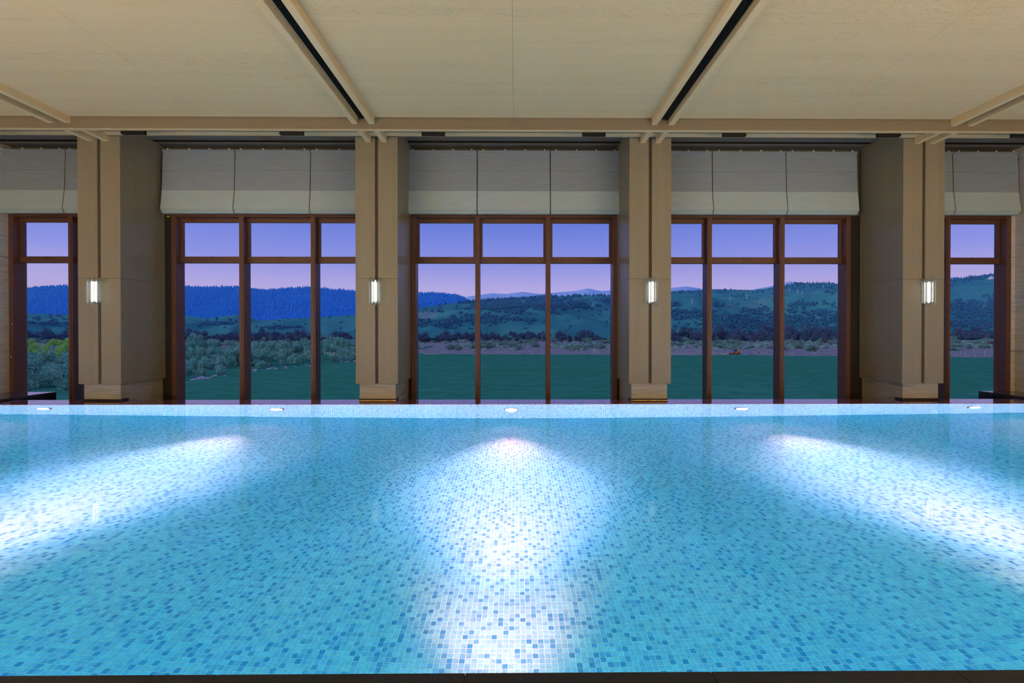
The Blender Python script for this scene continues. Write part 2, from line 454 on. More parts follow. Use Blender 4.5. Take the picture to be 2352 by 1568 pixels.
# ------------------------------------------------------------------ columns
for i, cx in enumerate(COLX):
    nm = ('leftmost', 'second', 'third', 'rightmost')[i]
    c = empty('column', (cx, Y_COL0, Z_WALK), label='oak clad column with a wall lamp, %s of the four' % nm if i in (0, 3) else 'oak clad column with a wall lamp, %s from the left' % nm, category='column', group='oak clad columns')
    hw = 0.509; ZB, ZS, ZT = 0.420, 2.972, 6.70
    obj('core', MB().box(cx - hw + 0.03, cx + hw - 0.03, Y_COL0 + 0.055, Y_COL1 - 0.01, ZB + 0.004, ZT), M['oak_core'], c)
    for z0, z1 in ((ZB, ZS - 0.0025), (ZS + 0.0025, ZT)):
        zt = min(z1, 6.40) if z1 > 5 else z1
        for s in (-1, 1):
            a, b_ = sorted((cx + s * 0.038, cx + s * hw))
            obj('front_panel', MB().box(a, b_, Y_COL0, Y_COL0 + 0.055, z0, zt), M['oak_z'], c, bevel=0.002)
            a, b_ = sorted((cx + s * (hw - 0.03), cx + s * hw))
            obj('side_panel', MB().box(a, b_, Y_COL0 + 0.0555, Y_COL1, z0, z1), M['oak_z'], c)
    e = 0.07
    obj('plinth', MB().box(cx - hw + e, cx + hw - e, Y_COL0 + e, Y_COL1, Z_WALK, ZB), M['travertine'], c, bevel=0.003)
    obj('toe', MB().box(cx - hw + e - 0.012, cx + hw - e + 0.012, Y_COL0 + e - 0.012, Y_DECK + 0.06, 0.004, 0.048), M['black'], c)
    if i in (1, 2):
        obj('brass_strip', MB().box(cx - hw + e - 0.014, cx + hw - e + 0.014, Y_COL0 + e - 0.02, Y_COL0 + e, 0.004, 0.014), M['brass'], c)

# ------------------------------------------------------------------ wall sconces: glowing tube inside a sheaf of glass bars
for i, cx in enumerate(COLX):
    rr = random.Random(20 + i)
    nm = ('leftmost', 'second from left', 'third from left', 'rightmost')[i]
    yc = Y_COL0 - 0.15
    s = empty('wall_sconce', (cx, Y_COL0, 2.65), label='lit wall sconce of clear glass bars, %s of the four' % nm, category='wall lamp', group='glass wall sconces')
    obj('back_plate', MB().box(cx - 0.05, cx + 0.05, Y_COL0 - 0.018, Y_COL0 + 0.0, 2.42, 2.88), M['steel'], s)
    obj('arm', MB().box(cx - 0.015, cx + 0.015, yc, Y_COL0 - 0.018, 2.64, 2.67), M['steel'], s)
    obj('glow_tube', MB().lathe((cx, yc), [(0.02, 2.40), (0.05, 2.42), (0.05, 2.86), (0.02, 2.88)], 16), M['glow'], s, smooth=False)
    for k in range(11):
        a = math.pi * 2 * k / 11 + rr.uniform(-.06, .06)
        rx, ry = 0.112 * math.cos(a), 0.105 * math.sin(a)
        dz = rr.uniform(-0.035, 0.06)
        h0, h1 = 2.345 + dz + rr.uniform(-.02, .02), 2.945 + dz
        rb = 0.027 + rr.uniform(-.003, .003)
        obj('glass_bar', MB().lathe((cx + rx, yc + ry), [(0.006, h0), (rb * .75, h0 + 0.01), (rb, h0 + 0.03), (rb, h1 - 0.03), (rb * .75, h1 - 0.01), (0.006, h1)], 10), M['rod'], s, smooth=True)

# ------------------------------------------------------------------ windows
FM = M['brown_frame']
Y_FR, Y_GL = 12.80, 13.07
def window(n, xl, xr, mull, tape=()):
    w = structure(empty('window_%d' % n, ((xl + xr) / 2, Y_GL, Z_WALK)))
    obj('head', MB().box(xl, xr, Y_FR, 13.14, 4.792, 4.86), FM, w)
    for x0 in (xl, xr - 0.12):
        obj('jamb', MB().box(x0, x0 + 0.12, Y_FR, 13.14, Z_WALK, 4.792), FM, w)
    for m in mull:
        obj('mullion', MB().box(m - 0.06, m + 0.06, Y_FR, 13.14, Z_WALK, 4.792).box(m - 0.02, m + 0.02, Y_FR - 0.012, Y_FR, Z_WALK, 4.792), FM, w)
    edges = [xl + 0.12] + [e for m in mull for e in (m - 0.06, m + 0.06)] + [xr - 0.12]
    for k in range(0, len(edges), 2):
        a, b_ = edges[k], edges[k+1]
        obj('transom', MB().box(a, b_, 12.99, 13.14, 3.578, 3.690), FM, w)
        obj('sill', MB().box(a, b_, 12.99, 13.14, Z_WALK, Z_WALK + 0.12), FM, w)
        sb = MB()                                           # awning sash of the upper light
        t_ = 0.065
        z0, z1, y0, y1 = 3.692, 4.790, 12.985, 13.06
        sb.box(a + .004, b_ - .004, y0, y1, z1 - t_ - 0.045, z1).box(a + .004, b_ - .004, y0, y1, z0, z0 + 0.055)
        sb.box(a + .004, a + t_, y0, y1, z0 + 0.055, z1 - t_ - 0.045).box(b_ - t_, b_ - .004, y0, y1, z0 + 0.055, z1 - t_ - 0.045)
        # inner glazing bead, a small step
        sh = obj('sash', sb, FM, w)
        obj('sash_pane', MB().box(a + t_, b_ - t_, 13.02, 13.028, z0 + 0.055, z1 - t_ - 0.045), M['pane'], sh)
        obj('catch', MB().box((a + b_) / 2 - 0.05, (a + b_) / 2 + 0.05, y0 - 0.015, y0, z0 + 0.02, z0 + 0.04).cyl(((a + b_) / 2 - 0.02, z0 + 0.02), 0.014, y0 - 0.03, y0 - 0.01, 8, axis='y'), M['black_edge'], sh)
        obj('pane', MB().box(a, b_, Y_GL - 0.004, Y_GL + 0.004, Z_WALK + 0.12, 3.578), M['pane'], w)
    for (tx, tz, tw, th) in tape:
        obj('tape_strip', MB().box(tx, tx + tw, Y_FR - 0.002, Y_FR, tz, tz + th), M['yellow'], w)
    return w
window(1, XL + 0.005, -10.15, (-12.04,), tape=((-13.62, 1.86, 0.02, 0.055), (-13.66, 0.98, 0.025, 0.05)))
window(2, -9.33, -3.55, (-7.45, -5.52), tape=())
window(3, -2.86, 2.745, (-1.065, 0.864))
window(4, 3.42, 9.14, (5.27, 7.265))
window(5, 10.05, XR - 0.10, (11.83,))
wf = structure(obj('wall_far', MB().box(XL, XR, 12.90, 13.14, 4.862, 6.9), M['grey_soffit']), 'grey wall band above the windows behind the blinds')
for a, b_ in ((-10.148, -9.332), (-3.548, -2.862), (2.747, 3.418), (9.142, 10.048)):
    obj('pier', MB().box(a, b_, 12.88, 13.14, Z_WALK, 4.862), M['dark_gap'], wf)
obj('pier', MB().box(XR - 0.098, XR, 12.79, 13.14, Z_WALK, 4.862), M['wall_stone'], wf)

obj('tape_strip', MB().box(-9.51, -9.43, 12.876, 12.88, 4.80, 4.835), M['yellow'], wf)

# ------------------------------------------------------------------ roman blinds
def blind(x0, x1, label, clips):
    b = empty('roman_blind', ((x0 + x1) / 2, 12.66, 4.80), label=label, category='blind', group='grey roman blinds over the windows')
    obj('head_rail', MB().box(x0, x1, 12.62, 12.70, 6.49, 6.535), M['blind'], b)
    yb = 12.690
    # upper, middle and gathered lower fold; each bows a little towards the room
    obj('fold', MB().extrude_x([(12.655, 6.505), (12.640, 6.20), (12.628, 5.990), (yb, 5.990), (yb, 6.505)], x0, x1), M['blind'], b)
    obj('fold', MB().extrude_x([(12.634, 5.986), (12.622, 5.70), (12.612, 5.450), (yb, 5.450), (yb, 5.986)], x0, x1), M['blind'], b)
    obj('fold', MB().extrude_x([(12.606, 5.446), (12.585, 5.25), (12.558, 5.05), (12.545, 4.945), (12.60, 4.930), (yb, 4.935), (yb, 5.446)], x0, x1), M['blind_pool_lit'], b)
    for q in range(3):
        y0 = 12.556 + q * 0.022; z0 = 4.918 - q * 0.036
        obj('hem', MB().extrude_x([(y0, z0 + 0.03), (y0 - 0.006, z0 + 0.004), (y0 + 0.03, z0 - 0.006), (yb, z0 - 0.006), (yb, z0 + 0.03)], x0 + 0.003, x1 - 0.003), M['blind_pool_lit'], b)
    for t in clips:
        xx = x0 + t * (x1 - x0)
        obj('clip', MB().box(xx - 0.014, xx + 0.014, 12.62, 12.66, 6.535, 6.56).box(xx - 0.022, xx + 0.006, 12.615, 12.63, 6.55, 6.57), M['clip'], b)
G = 0.012
def X_at(u, y=12.6): return (u - 1186.5) * y / 1080.0
def blinds(edges, names, base):
    for k in range(len(edges) - 1):
        blind(edges[k] + G, edges[k+1] - G, 'grey roman blind, %s over the %s' % (names[k], base), (0.08, 0.38, 0.66, 0.93))
blinds([X_at(3), X_at(157), X_at(290)], ['left', 'right'], 'far left window')
blinds([X_at(376.5), X_at(542), X_at(714.5), X_at(890)], ['left', 'middle', 'right'], 'window left of centre')
blinds([X_at(935), X_at(1096), X_at(1264), X_at(1425)], ['left', 'middle', 'right'], 'centre window')
blinds([X_at(1475), X_at(1638), X_at(1809), X_at(1975)], ['left', 'middle', 'right'], 'window right of centre')
blinds([X_at(2060), X_at(2197), X_at(2350)], ['left', 'right'], 'far right window')

# ------------------------------------------------------------------ benches at the ends of the walkway
def bench(x0, x1, inner, label):
    b = empty('low_bench', ((x0 + x1) / 2, 12.0, Z_WALK), label=label, category='bench', group='dark wooden benches by the end walls')
    Y0, Y1 = 11.05, 12.78
    n = 5; w = (Y1 - Y0) 
    ww = (x1 - x0) / n
    for k in range(n):
        obj('plank', MB().box(x0 + k * ww + 0.003, x0 + (k + 1) * ww - 0.003, Y0, Y1, 0.02, 0.065), M['bench'], b, bevel=0.003)
    s = inner
    a, b_ = sorted((s, s - 0.05 * (1 if s < 0 else -1)))
    obj('apron', MB().box(a, b_, Y_DECK + 0.01, Y1, -0.20, 0.02), M['bench_dark'], b)
    obj('apron', MB().box(x0 + .05, x1 - .05, Y1 - 0.05, Y1, -0.20, 0.02), M['bench_dark'], b)
    for xx in (x0 + 0.1, x1 - 0.18):
        for yy in (Y_DECK + 0.08, Y1 - 0.2):
            obj('leg', MB().box(xx, xx + 0.08, yy, yy + 0.08, Z_WALK, 0.02), M['bench_dark'], b)
    obj('bearer', MB().box(x0 + 0.05, x1 - 0.05, Y0 + 0.02, Y0 + 0.1, 0.005, 0.02), M['bench_dark'], b)
bench(XL + 0.01, -12.42, -12.42, 'dark low bench against the left end wall')
bench(12.67, XR - 0.01, 12.67, 'dark low bench against the right end wall')

# ------------------------------------------------------------------ pool shell and mosaic
TP = 0.048                        # tile pitch
def tone_value(shape):
    """mostly pale tiles; blue ones sit apart from each other"""
    h, w = shape; n = h * w
    c = RNG.random((h, w)) < 0.36
    blue = c.copy(); blue[:, 1:] &= ~c[:, :-1]; blue[1:] &= ~(c[:-1] & (RNG.random((h - 1, w)) < 0.6))
    mid = ~blue & (RNG.random((h, w)) < 0.16)
    blue, mid = blue.ravel(), mid.ravel()
    t = np.where(blue, RNG.uniform(0.58, 1.0, n), np.where(mid, RNG.uniform(0.30, 0.5, n), RNG.uniform(0.0, 0.30, n)))
    return t.astype(np.float32)

def tile_field(name, P, U, V, W, parent, tones, half=TP / 2 - 0.0019, th=0.0016):
    """joined tiles: centres P (n,3), in-plane axes U, V and outward normal W"""
    n = len(P); U, V, W = (np.array(q, float) for q in (U, V, W))
    tilt = RNG.normal(0, 0.00025, (n, 2))
    o = []
    for su, sv in ((-1, -1), (1, -1), (1, 1), (-1, 1)):
        o.append(P + U * su * half + V * sv * half)
    ins = half - 0.0012
    for su, sv in ((-1, -1), (1, -1), (1, 1), (-1, 1)):
        o.append(P + U * su * ins + V * sv * ins + W * (th + (tilt[:, :1] * su + tilt[:, 1:] * sv)))
    v = np.stack(o, 1).reshape(-1, 3)
    q = np.array([[4, 5, 6, 7], [0, 1, 5, 4], [1, 2, 6, 5], [2, 3, 7, 6], [3, 0, 4, 7]])
    fidx = (np.arange(n)[:, None, None] * 8 + q[None]).reshape(-1)
    me = bpy.data.meshes.new(name)
    me.vertices.add(len(v)); me.vertices.foreach_set('co', v.astype(np.float32).ravel())
    nf = n * 5
    me.loops.add(nf * 4); me.loops.foreach_set('vertex_index', fidx.astype(np.int32))
    me.polygons.add(nf); me.polygons.foreach_set('loop_start', np.arange(0, nf * 4, 4, dtype=np.int32))
    me.polygons.foreach_set('use_smooth', np.zeros(nf, bool))
    at = me.attributes.new('tone', 'FLOAT', 'FACE'); at.data.foreach_set('value', np.repeat(tones, 5).astype(np.float32))
    me.materials.append(M['tile']); me.update(calc_edges=True); me.validate()
    ob = bpy.data.objects.new(name, me); COL.objects.link(ob)
    if parent: ob.parent = parent
    ob['kind'] = 'stuff'
    return ob

pf = structure(obj('pool_floor', MB().box(PXL - 0.1, PXR + 0.1, Y_NEAR - 0.1, Y_FAR + 0.1, -DEPTH - 0.15, -DEPTH), M['grout']), 'blue and white mosaic floor of the pool')
nx = int((PXR - PXL) / TP); ny = int((Y_FAR - Y_NEAR) / TP)
gx = PXL + (np.arange(nx) + 0.5) * TP; gy = Y_FAR - (np.arange(ny) + 0.5) * TP
XX, YY = np.meshgrid(gx, gy)
PP = np.stack([XX.ravel(), YY.ravel(), np.full(XX.size, -DEPTH)], 1)
tones = tone_value((ny, nx))
# the 300 tiles that show largest become single pieces
row0 = np.abs(PP[:, 1] - 3.52); near = (np.abs(PP[:, 0] - 0.0) < 3.62) & (PP[:, 1] > 3.46)
order = np.where(near)[0]; order = order[np.argsort(PP[order, 1] + 0.001 * np.abs(PP[order, 0]))][:300]
mask = np.ones(len(PP), bool); mask[order] = False
tile_field('mosaic', PP[mask], (1, 0, 0), (0, 1, 0), (0, 0, 1), pf, tones[mask])
variants = []
for k in range(8):
    tv = (0.03, 0.10, 0.16, 0.22, 0.32, 0.46, 0.72, 0.92)[k]
    tmp = tile_field('tile_shape', np.zeros((1, 3)), (1, 0, 0), (0, 1, 0), (0, 0, 1), None, np.array([tv]))
    variants.append(tmp.data); bpy.data.objects.remove(tmp)
tv = np.array((0.03, 0.10, 0.16, 0.22, 0.32, 0.46, 0.72, 0.92))
for i in order:
    o = bpy.data.objects.new('tile', variants[int(np.argmin(np.abs(tv - tones[i])))]); COL.objects.link(o)
    o.parent = pf; o.location = PP[i]

def pool_wall(name, cen, U, W, n_u, n_v, lo, hi, label, stagger=0):
    w = structure(obj(name, MB().box(*lo, *hi) if False else MB().box(lo[0], hi[0], lo[1], hi[1], lo[2], hi[2]), M['grout']), label)
    uu = (np.arange(n_u) + 0.5) * TP; vv = -(np.arange(n_v) + 0.5) * TP
    A, B = np.meshgrid(uu, vv)
    B = B - (np.arange(n_u)[None, :] % 2) * TP * 0.5 * stagger 
    P = np.array(cen)[None] + np.outer(A.ravel(), U) + np.outer(B.ravel(), (0, 0, 1))
    tile_field('mosaic', P, U, (0, 0, 1), W, w, tone_value((n_v, n_u)))
nv = int(DEPTH / TP) + 1
pool_wall('pool_wall_far', (PXL, Y_FAR, -0.002), (1, 0, 0), (0, -1, 0), nx, nv, (PXL - 0.1, Y_FAR, -DEPTH - 0.15), (PXR + 0.1, Y_FAR + 0.02, -0.013), 'mosaic wall at the far side of the pool', 1)
pool_wall('pool_wall_near', (PXR, Y_NEAR, -0.06), (-1, 0, 0), (0, 1, 0), nx, nv - 1, (PXL - 0.1, Y_NEAR - 0.1, -DEPTH - 0.15), (PXR + 0.1, Y_NEAR, -0.061), 'mosaic wall below the near coping')
pool_wall('pool_wall_left', (PXL, Y_NEAR, -0.002), (0, 1, 0), (1, 0, 0), ny, nv, (PXL - 0.03, Y_NEAR - 0.1, -DEPTH - 0.15), (PXL, Y_FAR + 0.02, -0.001), 'mosaic wall at the left end of the pool')
pool_wall('pool_wall_right', (PXR, Y_FAR, -0.002), (0, -1, 0), (-1, 0, 0), ny, nv, (PXR, Y_NEAR - 0.1, -DEPTH - 0.15), (PXR + 0.03, Y_FAR + 0.02, -0.001), 'mosaic wall at the right end of the pool')

wt = obj('water', MB().box(PXL - 0.015, PXR + 0.015, Y_NEAR - 0.03, Y_FAR + 0.008, -DEPTH - 0.05, 0.0), M['water'], label='still clear blue water filling the pool', category='water')
wt['kind'] = 'stuff'

# underwater lamps
def pool_lamp(x, y, sgn, label, beams):
    z = -0.66
    l = empty('pool_light', (x, y, z), label=label, category='pool light', group='underwater lamps in the pool wall')
    yo = y - sgn * 0.045
    ring = MB()
    n = 28
    for r0, yy in ((0.150, y), (0.170, y), (0.165, yo), (0.146, yo - sgn * 0.004)):
        for q in range(n):
            a = 2 * math.pi * q / n; ring.v.append((x + r0 * math.cos(a), yy, z + r0 * math.sin(a)))
    for k in range(4):
        k2 = (k + 1) % 4
        for q in range(n):
            q2 = (q + 1) % n; ring.f.append((k * n + q, k * n + q2, k2 * n + q2, k2 * n + q))
    obj('trim_ring', ring, M['bronze'], l)
    obj('lens', MB().cyl((x, z), 0.146, y - sgn * 0.006, yo + sgn * 0.006, 28, axis='y'), M['pool_glow'], l)
    for nm_, ang, pw, blend, tilt, color in beams:
        d = bpy.data.lights.new(nm_, 'SPOT'); d.energy = pw; d.spot_size = math.radians(ang); d.spot_blend = blend
        d.shadow_soft_size = 0.10; d.color = color
        o = bpy.data.objects.new(nm_, d); COL.objects.link(o); o.parent = l
        o.location = (0, -sgn * 0.17, 0)
        o.rotation_euler = (math.radians(90 - tilt), 0, math.radians(180 if sgn > 0 else 0))
LAMP_WARM = (1.0, 0.047, 0.038); LAMP_CORE = (1.0, 0.033, 0.0275); LAMP_BLUE = (0.0, 0.60, 1.06)
FAR_BEAMS = (('wide_beam', 110, 260.0, 0.7, 8, LAMP_WARM), ('mid_beam', 50, 18000.0, 1.0, 8, LAMP_WARM), ('core_beam', 20, 98000.0, 1.0, 2.0, LAMP_CORE), ('wash_beam', 72, 1480.0, 1.0, -7, LAMP_BLUE))
ADDED_NEAR_BEAMS = (('wash_beam', 72, 1480.0, 1.0, -7, LAMP_BLUE), ('wall_beam', 60, 52000.0, 1.0, -4, LAMP_CORE), ('spill_beam', 56, 3500.0, 1.0, 21, LAMP_WARM))
LAMPX = (-10.87, -5.54, -0.125, 5.24, 10.70)
for x, nm_ in zip(LAMPX, ('leftmost of five', 'second from left', 'middle one of five', 'second from right', 'rightmost of five')):
    pool_lamp(x, Y_FAR - 0.004, 1, 'glowing underwater lamp in the far pool wall, ' + nm_, FAR_BEAMS)
for x, nm_ in zip(LAMPX, ('leftmost of five', 'second from left', 'middle one of five', 'second from right', 'rightmost of five')):  # added, unseen lamps that brighten the far wall and near floor
    pool_lamp(x, Y_NEAR + 0.004, -1, 'added unseen lamp in the near pool wall below the coping, ' + nm_, ADDED_NEAR_BEAMS)

# ================================================================== the valley outside
HAZE = 0.00013
Z_G = CAM_H - 11.0                # level of the field below the building
VPX = 1186.5                      # bearing of straight ahead, used to lay out the hills by compass bearing
def brg(u): return (u - VPX) / 1080.0

def vnoise(x, y, seed=0):
    r = np.random.default_rng(seed); T = r.random((257, 257))
    xi = np.floor(x).astype(int); yi = np.floor(y).astype(int)
    fx = x - xi; fy = y - yi; fx = fx * fx * (3 - 2 * fx); fy = fy * fy * (3 - 2 * fy)
    a = T[xi % 256, yi % 256]; b = T[(xi + 1) % 256, yi % 256]; c = T[xi % 256, (yi + 1) % 256]; d = T[(xi + 1) % 256, (yi + 1) % 256]
    return (a * (1 - fx) + b * fx) * (1 - fy) + (c * (1 - fx) + d * fx) * fy
def fbm(x, y, oct=4, seed=0):
    s = 0; a = 0.5; n = 0
    for k in range(oct):
        s = s + a * vnoise(x * 2 ** k, y * 2 ** k, seed + k); n += a; a *= 0.5
    return s / n

def grid_mesh(name, X, Y, Z, mat, smooth=True, **p):
    h, w = X.shape
    v = np.stack([X, Y, Z], -1).reshape(-1, 3).astype(np.float32)
    i = np.arange(h * w).reshape(h, w)
    q = np.stack([i[:-1, :-1], i[:-1, 1:], i[1:, 1:], i[1:, :-1]], -1).reshape(-1, 4).astype(np.int32)
    me = bpy.data.meshes.new(name); me.vertices.add(len(v)); me.vertices.foreach_set('co', v.ravel())
    me.loops.add(q.size); me.loops.foreach_set('vertex_index', q.ravel())
    me.polygons.add(len(q)); me.polygons.foreach_set('loop_start', np.arange(0, q.size, 4, dtype=np.int32))
    me.polygons.foreach_set('use_smooth', np.full(len(q), smooth))
    me.materials.append(mat); me.update(calc_edges=True); me.validate()
    o = bpy.data.objects.new(name, me); COL.objects.link(o)
    for k, vv in p.items(): o[k] = vv
    return o

# ---- materials
def field_mat():
    m, t, b = new_mat('valley_ground')
    n = N(t, 'ShaderNodeTexNoise', Scale=1.0, Detail=5.0); t.links.new(coords(t, (0.03, 0.16, 0.03)), n.inputs['Vector'])
    f = N(t, 'ShaderNodeTexNoise', Scale=1.0, Detail=4.0); t.links.new(coords(t, (0.25, 0.5, 0.4)), f.inputs['Vector'])
    g1 = mixc(t, f.outputs['Fac'], (0.01, 0.07, 0.06), (0.13, 0.46, 0.29))
    g2 = mixc(t, n.outputs['Fac'], g1, (0.035, 0.22, 0.10))
    st = N(t, 'ShaderNodeTexNoise', Scale=1.0, Detail=6.0, Roughness=0.8); t.links.new(coords(t, (0.6, 0.25, 0.6)), st.inputs['Vector'])
    gr = ramp(t, st.outputs['Fac'], ((0.35, (0.10, 0.14, 0.12)), (0.52, (0.34, 0.28, 0.27)), (0.62, (0.50, 0.42, 0.40)), (0.72, (0.16, 0.22, 0.16))))
    at = N(t, 'ShaderNodeAttribute'); at.attribute_name = 'gravel'
    wn = N(t, 'ShaderNodeTexNoise', Scale=1.0, Detail=3.0); t.links.new(coords(t, (0.08, 0.08, 0.08)), wn.inputs['Vector'])
    g = N(t, 'ShaderNodeNewGeometry'); sp = N(t, 'ShaderNodeSeparateXYZ'); t.links.new(g.outputs['Position'], sp.inputs[0])
    a1 = N(t, 'ShaderNodeMath', operation='MULTIPLY_ADD'); a1.inputs[1].default_value = 0.147; t.links.new(sp.outputs['X'], a1.inputs[0]); t.links.new(sp.outputs['Y'], a1.inputs[2])
    a2 = N(t, 'ShaderNodeMath', operation='MULTIPLY_ADD'); a2.inputs[1].default_value = 10.0; t.links.new(wn.outputs['Fac'], a2.inputs[0]); t.links.new(a1.outputs[0], a2.inputs[2])
    mr = N(t, 'ShaderNodeMapRange'); mr.inputs['From Min'].default_value = 238.0; mr.inputs['From Max'].default_value = 241.0
    t.links.new(a2.outputs[0], mr.inputs['Value'])
    c = mixc(t, mr.outputs[0], g2, gr.outputs[0])
    t.links.new(c, b.inputs['Base Color']); b.inputs['Roughness'].default_value = 0.95; b.inputs['Specular IOR Level'].default_value = 0.0
    return m
def hill_mat(name, a, b_, c_=None, sc=0.004):
    m, t, b = new_mat(name)
    n = N(t, 'ShaderNodeTexNoise', Scale=1.0, Detail=8.0, Roughness=0.65); t.links.new(coords(t, (sc, sc * 0.6, sc * 3)), n.inputs['Vector'])
    st = [(0.35, a), (0.62, b_)] + ([(0.70, c_)] if c_ else [])
    r = ramp(t, n.outputs['Fac'], st)
    t.links.new(r.outputs[0], b.inputs['Base Color']); b.inputs['Roughness'].default_value = 1.0; b.inputs['Specular IOR Level'].default_value = 0.0
    return m
def leaf_mat(name, a, b_):
    m, t, b = new_mat(name)
    oi = N(t, 'ShaderNodeObjectInfo'); g = N(t, 'ShaderNodeNewGeometry')
    n = N(t, 'ShaderNodeTexNoise', Scale=0.8, Detail=3.0); t.links.new(g.outputs['Position'], n.inputs['Vector'])
    ad = N(t, 'ShaderNodeMath', operation='ADD'); t.links.new(oi.outputs['Random'], ad.inputs[0]); t.links.new(n.outputs['Fac'], ad.inputs[1])
    r = ramp(t, ad.outputs[0], ((0.3, a), (1.2 / 1.3, b_)))
    t.links.new(r.outputs[0], b.inputs['Base Color']); b.inputs['Roughness'].default_value = 0.9; b.inputs['Specular IOR Level'].default_value = 0.05
    return m
M['field'] = field_mat()
M['hill'] = hill_mat('grassy_hill', (0.04, 0.195, 0.20), (0.085, 0.31, 0.25), (0.22, 0.30, 0.28))
M['ridge'] = hill_mat('haze_blue_forest_floor', (0.015, 0.18, 0.58), (0.03, 0.22, 0.66))  # distance haze put into the colour as strong blue
M['mountain'] = hill_mat('haze_blue_mountain_rock', (0.40, 0.55, 0.95), (0.50, 0.64, 1.0), (0.98, 0.98, 1.0), 0.0022)  # snow over rock; the rock's blue is painted haze
M['conifer'] = leaf_mat('haze_blue_conifer', (0.015, 0.20, 0.66), (0.03, 0.26, 0.80))  # haze painted in: far bluer than the needles themselves
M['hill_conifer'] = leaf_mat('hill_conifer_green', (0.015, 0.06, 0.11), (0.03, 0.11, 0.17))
M['woods'] = leaf_mat('woodland_green', (0.015, 0.06, 0.10), (0.05, 0.15, 0.19))
M['belt'] = leaf_mat('belt_leaves', (0.05, 0.085, 0.12), (0.13, 0.16, 0.20))
M['scrub'] = leaf_mat('scrub_leaves', (0.10, 0.20, 0.15), (0.24, 0.36, 0.25))
M['scrub_red'] = leaf_mat('reddish_scrub', (0.16, 0.07, 0.09), (0.20, 0.10, 0.11))
M['willow'] = leaf_mat('willow_leaves', (0.12, 0.32, 0.22), (0.32, 0.60, 0.42))
M['willow_y'] = leaf_mat('yellow_green_leaves', (0.30, 0.60, 0.12), (0.50, 0.75, 0.18))
M['bark'] = plain('bark', (0.06, 0.045, 0.045), 0.9)
M['loader'] = plain('orange_paint', (0.85, 0.26, 0.02), 0.5)
M['tyre'] = plain('tyre_rubber', (0.03, 0.03, 0.035), 0.8)
M['cabglass'] = plain('cab_glass', (0.03, 0.10, 0.22), 0.1)
M['white'] = plain('white_paint', (0.80, 0.80, 0.80), 0.6)
M['red'] = plain('red_marker', (0.75, 0.02, 0.06), 0.6)
M['lime'] = plain('lime_marker', (0.55, 0.75, 0.15), 0.6)
M['post'] = plain('grey_post', (0.45, 0.42, 0.42), 0.8)

# ---- field
ys = np.concatenate([np.linspace(13.6, 60, 12), np.linspace(70, 320, 60), np.linspace(340, 1700, 60)])
us = np.linspace(-900, 3300, 140)
Yg, Ug = np.meshgrid(ys, us, indexing='ij'); Xg = brg(Ug) * Yg
Zg = Z_G + (fbm(Xg / 60, Yg / 60, 3, 3) - 0.5) * np.clip((Yg - 100) / 200, 0, 1) * 2.0
g_field = grid_mesh('ground', Xg, Yg, Zg, M['field'], kind='structure', label='green field and stony scrub beyond the windows')

# ---- hills
def ridge_fn(pts):
    p = np.array(pts, float); return lambda u: np.interp(u, p[:, 0], p[:, 1])
def hill_layer(name, pts, d_base, d_ridge, y_base, amp, wl, mat, label, nu=420, nd=70, drop=0.0, seed=1, back=1.25, fine=0.0):
    rf = ridge_fn(pts)
    u = np.linspace(-700, 3100, nu); t = np.linspace(0, back, nd)
    T, U = np.meshgrid(t, u, indexing='ij')
    db = d_base(U) if callable(d_base) else np.full_like(U, d_base)
    dr = d_ridge(U) if callable(d_ridge) else np.full_like(U, d_ridge)
    Y = db + (dr - db) * T; X = brg(U) * Y
    s = np.clip(T, 0, 1); prof = s ** 0.9
    px = y_base + (rf(U) + drop - y_base) * prof
    Z = CAM_H + (762 - px) * Y / 1080
    nz = fbm(X / wl, Y / wl, 5, seed) - 0.5
    rid = 0.5 - np.abs(fbm(X / (wl * 1.6), Y / (wl * 1.6), 4, seed + 40) - 0.5) * 2
    Z = Z + (nz * amp + (rid - rid.mean()) * amp * 0.6) * np.sin(np.pi * np.clip(T, 0, 1)) ** 0.8
    if fine > 0:
        r2 = 0.5 - np.abs(fbm(X / (wl * 0.5), Y / (wl * 0.5), 4, seed + 70) - 0.5) * 2
        Z = Z + (r2 - r2.mean()) * fine * np.sin(np.pi * np.clip(T, 0, 1)) ** 0.6
    pn = 762 - (Z - CAM_H) * 1080 / Y                      # keep every slope below its own skyline
    lim = rf(U) + drop + 26 * np.clip(1 - T, 0, 1)
    pn = np.where(T < 1, lim + np.logaddexp(0, (pn - lim) / 4.0) * 4.0, pn)
    Z = CAM_H + (762 - pn) * Y / 1080
    over = np.clip(T - 1, 0, None)
    Z = Z - over * (Z - Z_G) * 2.2
    grid_mesh(name, X, Y, Z, mat, kind='structure', label=label)
    return U, T, X, Y, Z
RB = [(-700, 640), (-400, 650), (-100, 655), (55, 660), (110, 656), (165, 653), (300, 650), (415, 655), (480, 657), (545, 655), (600, 663), (640, 661), (690, 657), (735, 658), (817, 665), (880, 668), (945, 671), (1000, 669), (1050, 675), (1085, 684), (1120, 695), (1200, 706), (1400, 715), (3100, 740)]
RC = [(-700, 715), (-400, 722), (55, 718), (165, 722), (300, 720), (415, 722), (480, 731), (545, 722), (600, 735), (690, 730), (735, 728), (817, 722), (900, 715), (945, 708), (1040, 695), (1100, 692), (1180, 686), (1250, 680), (1330, 677), (1400, 676), (1470, 670), (1545, 667), (1600, 665), (1640, 662), (1690, 663), (1740, 664), (1790, 656), (1835, 648), (1890, 647), (1935, 650), (2000, 649), (2100, 646), (2190, 640), (2250, 631), (2300, 624), (2400, 615), (3100, 590)]
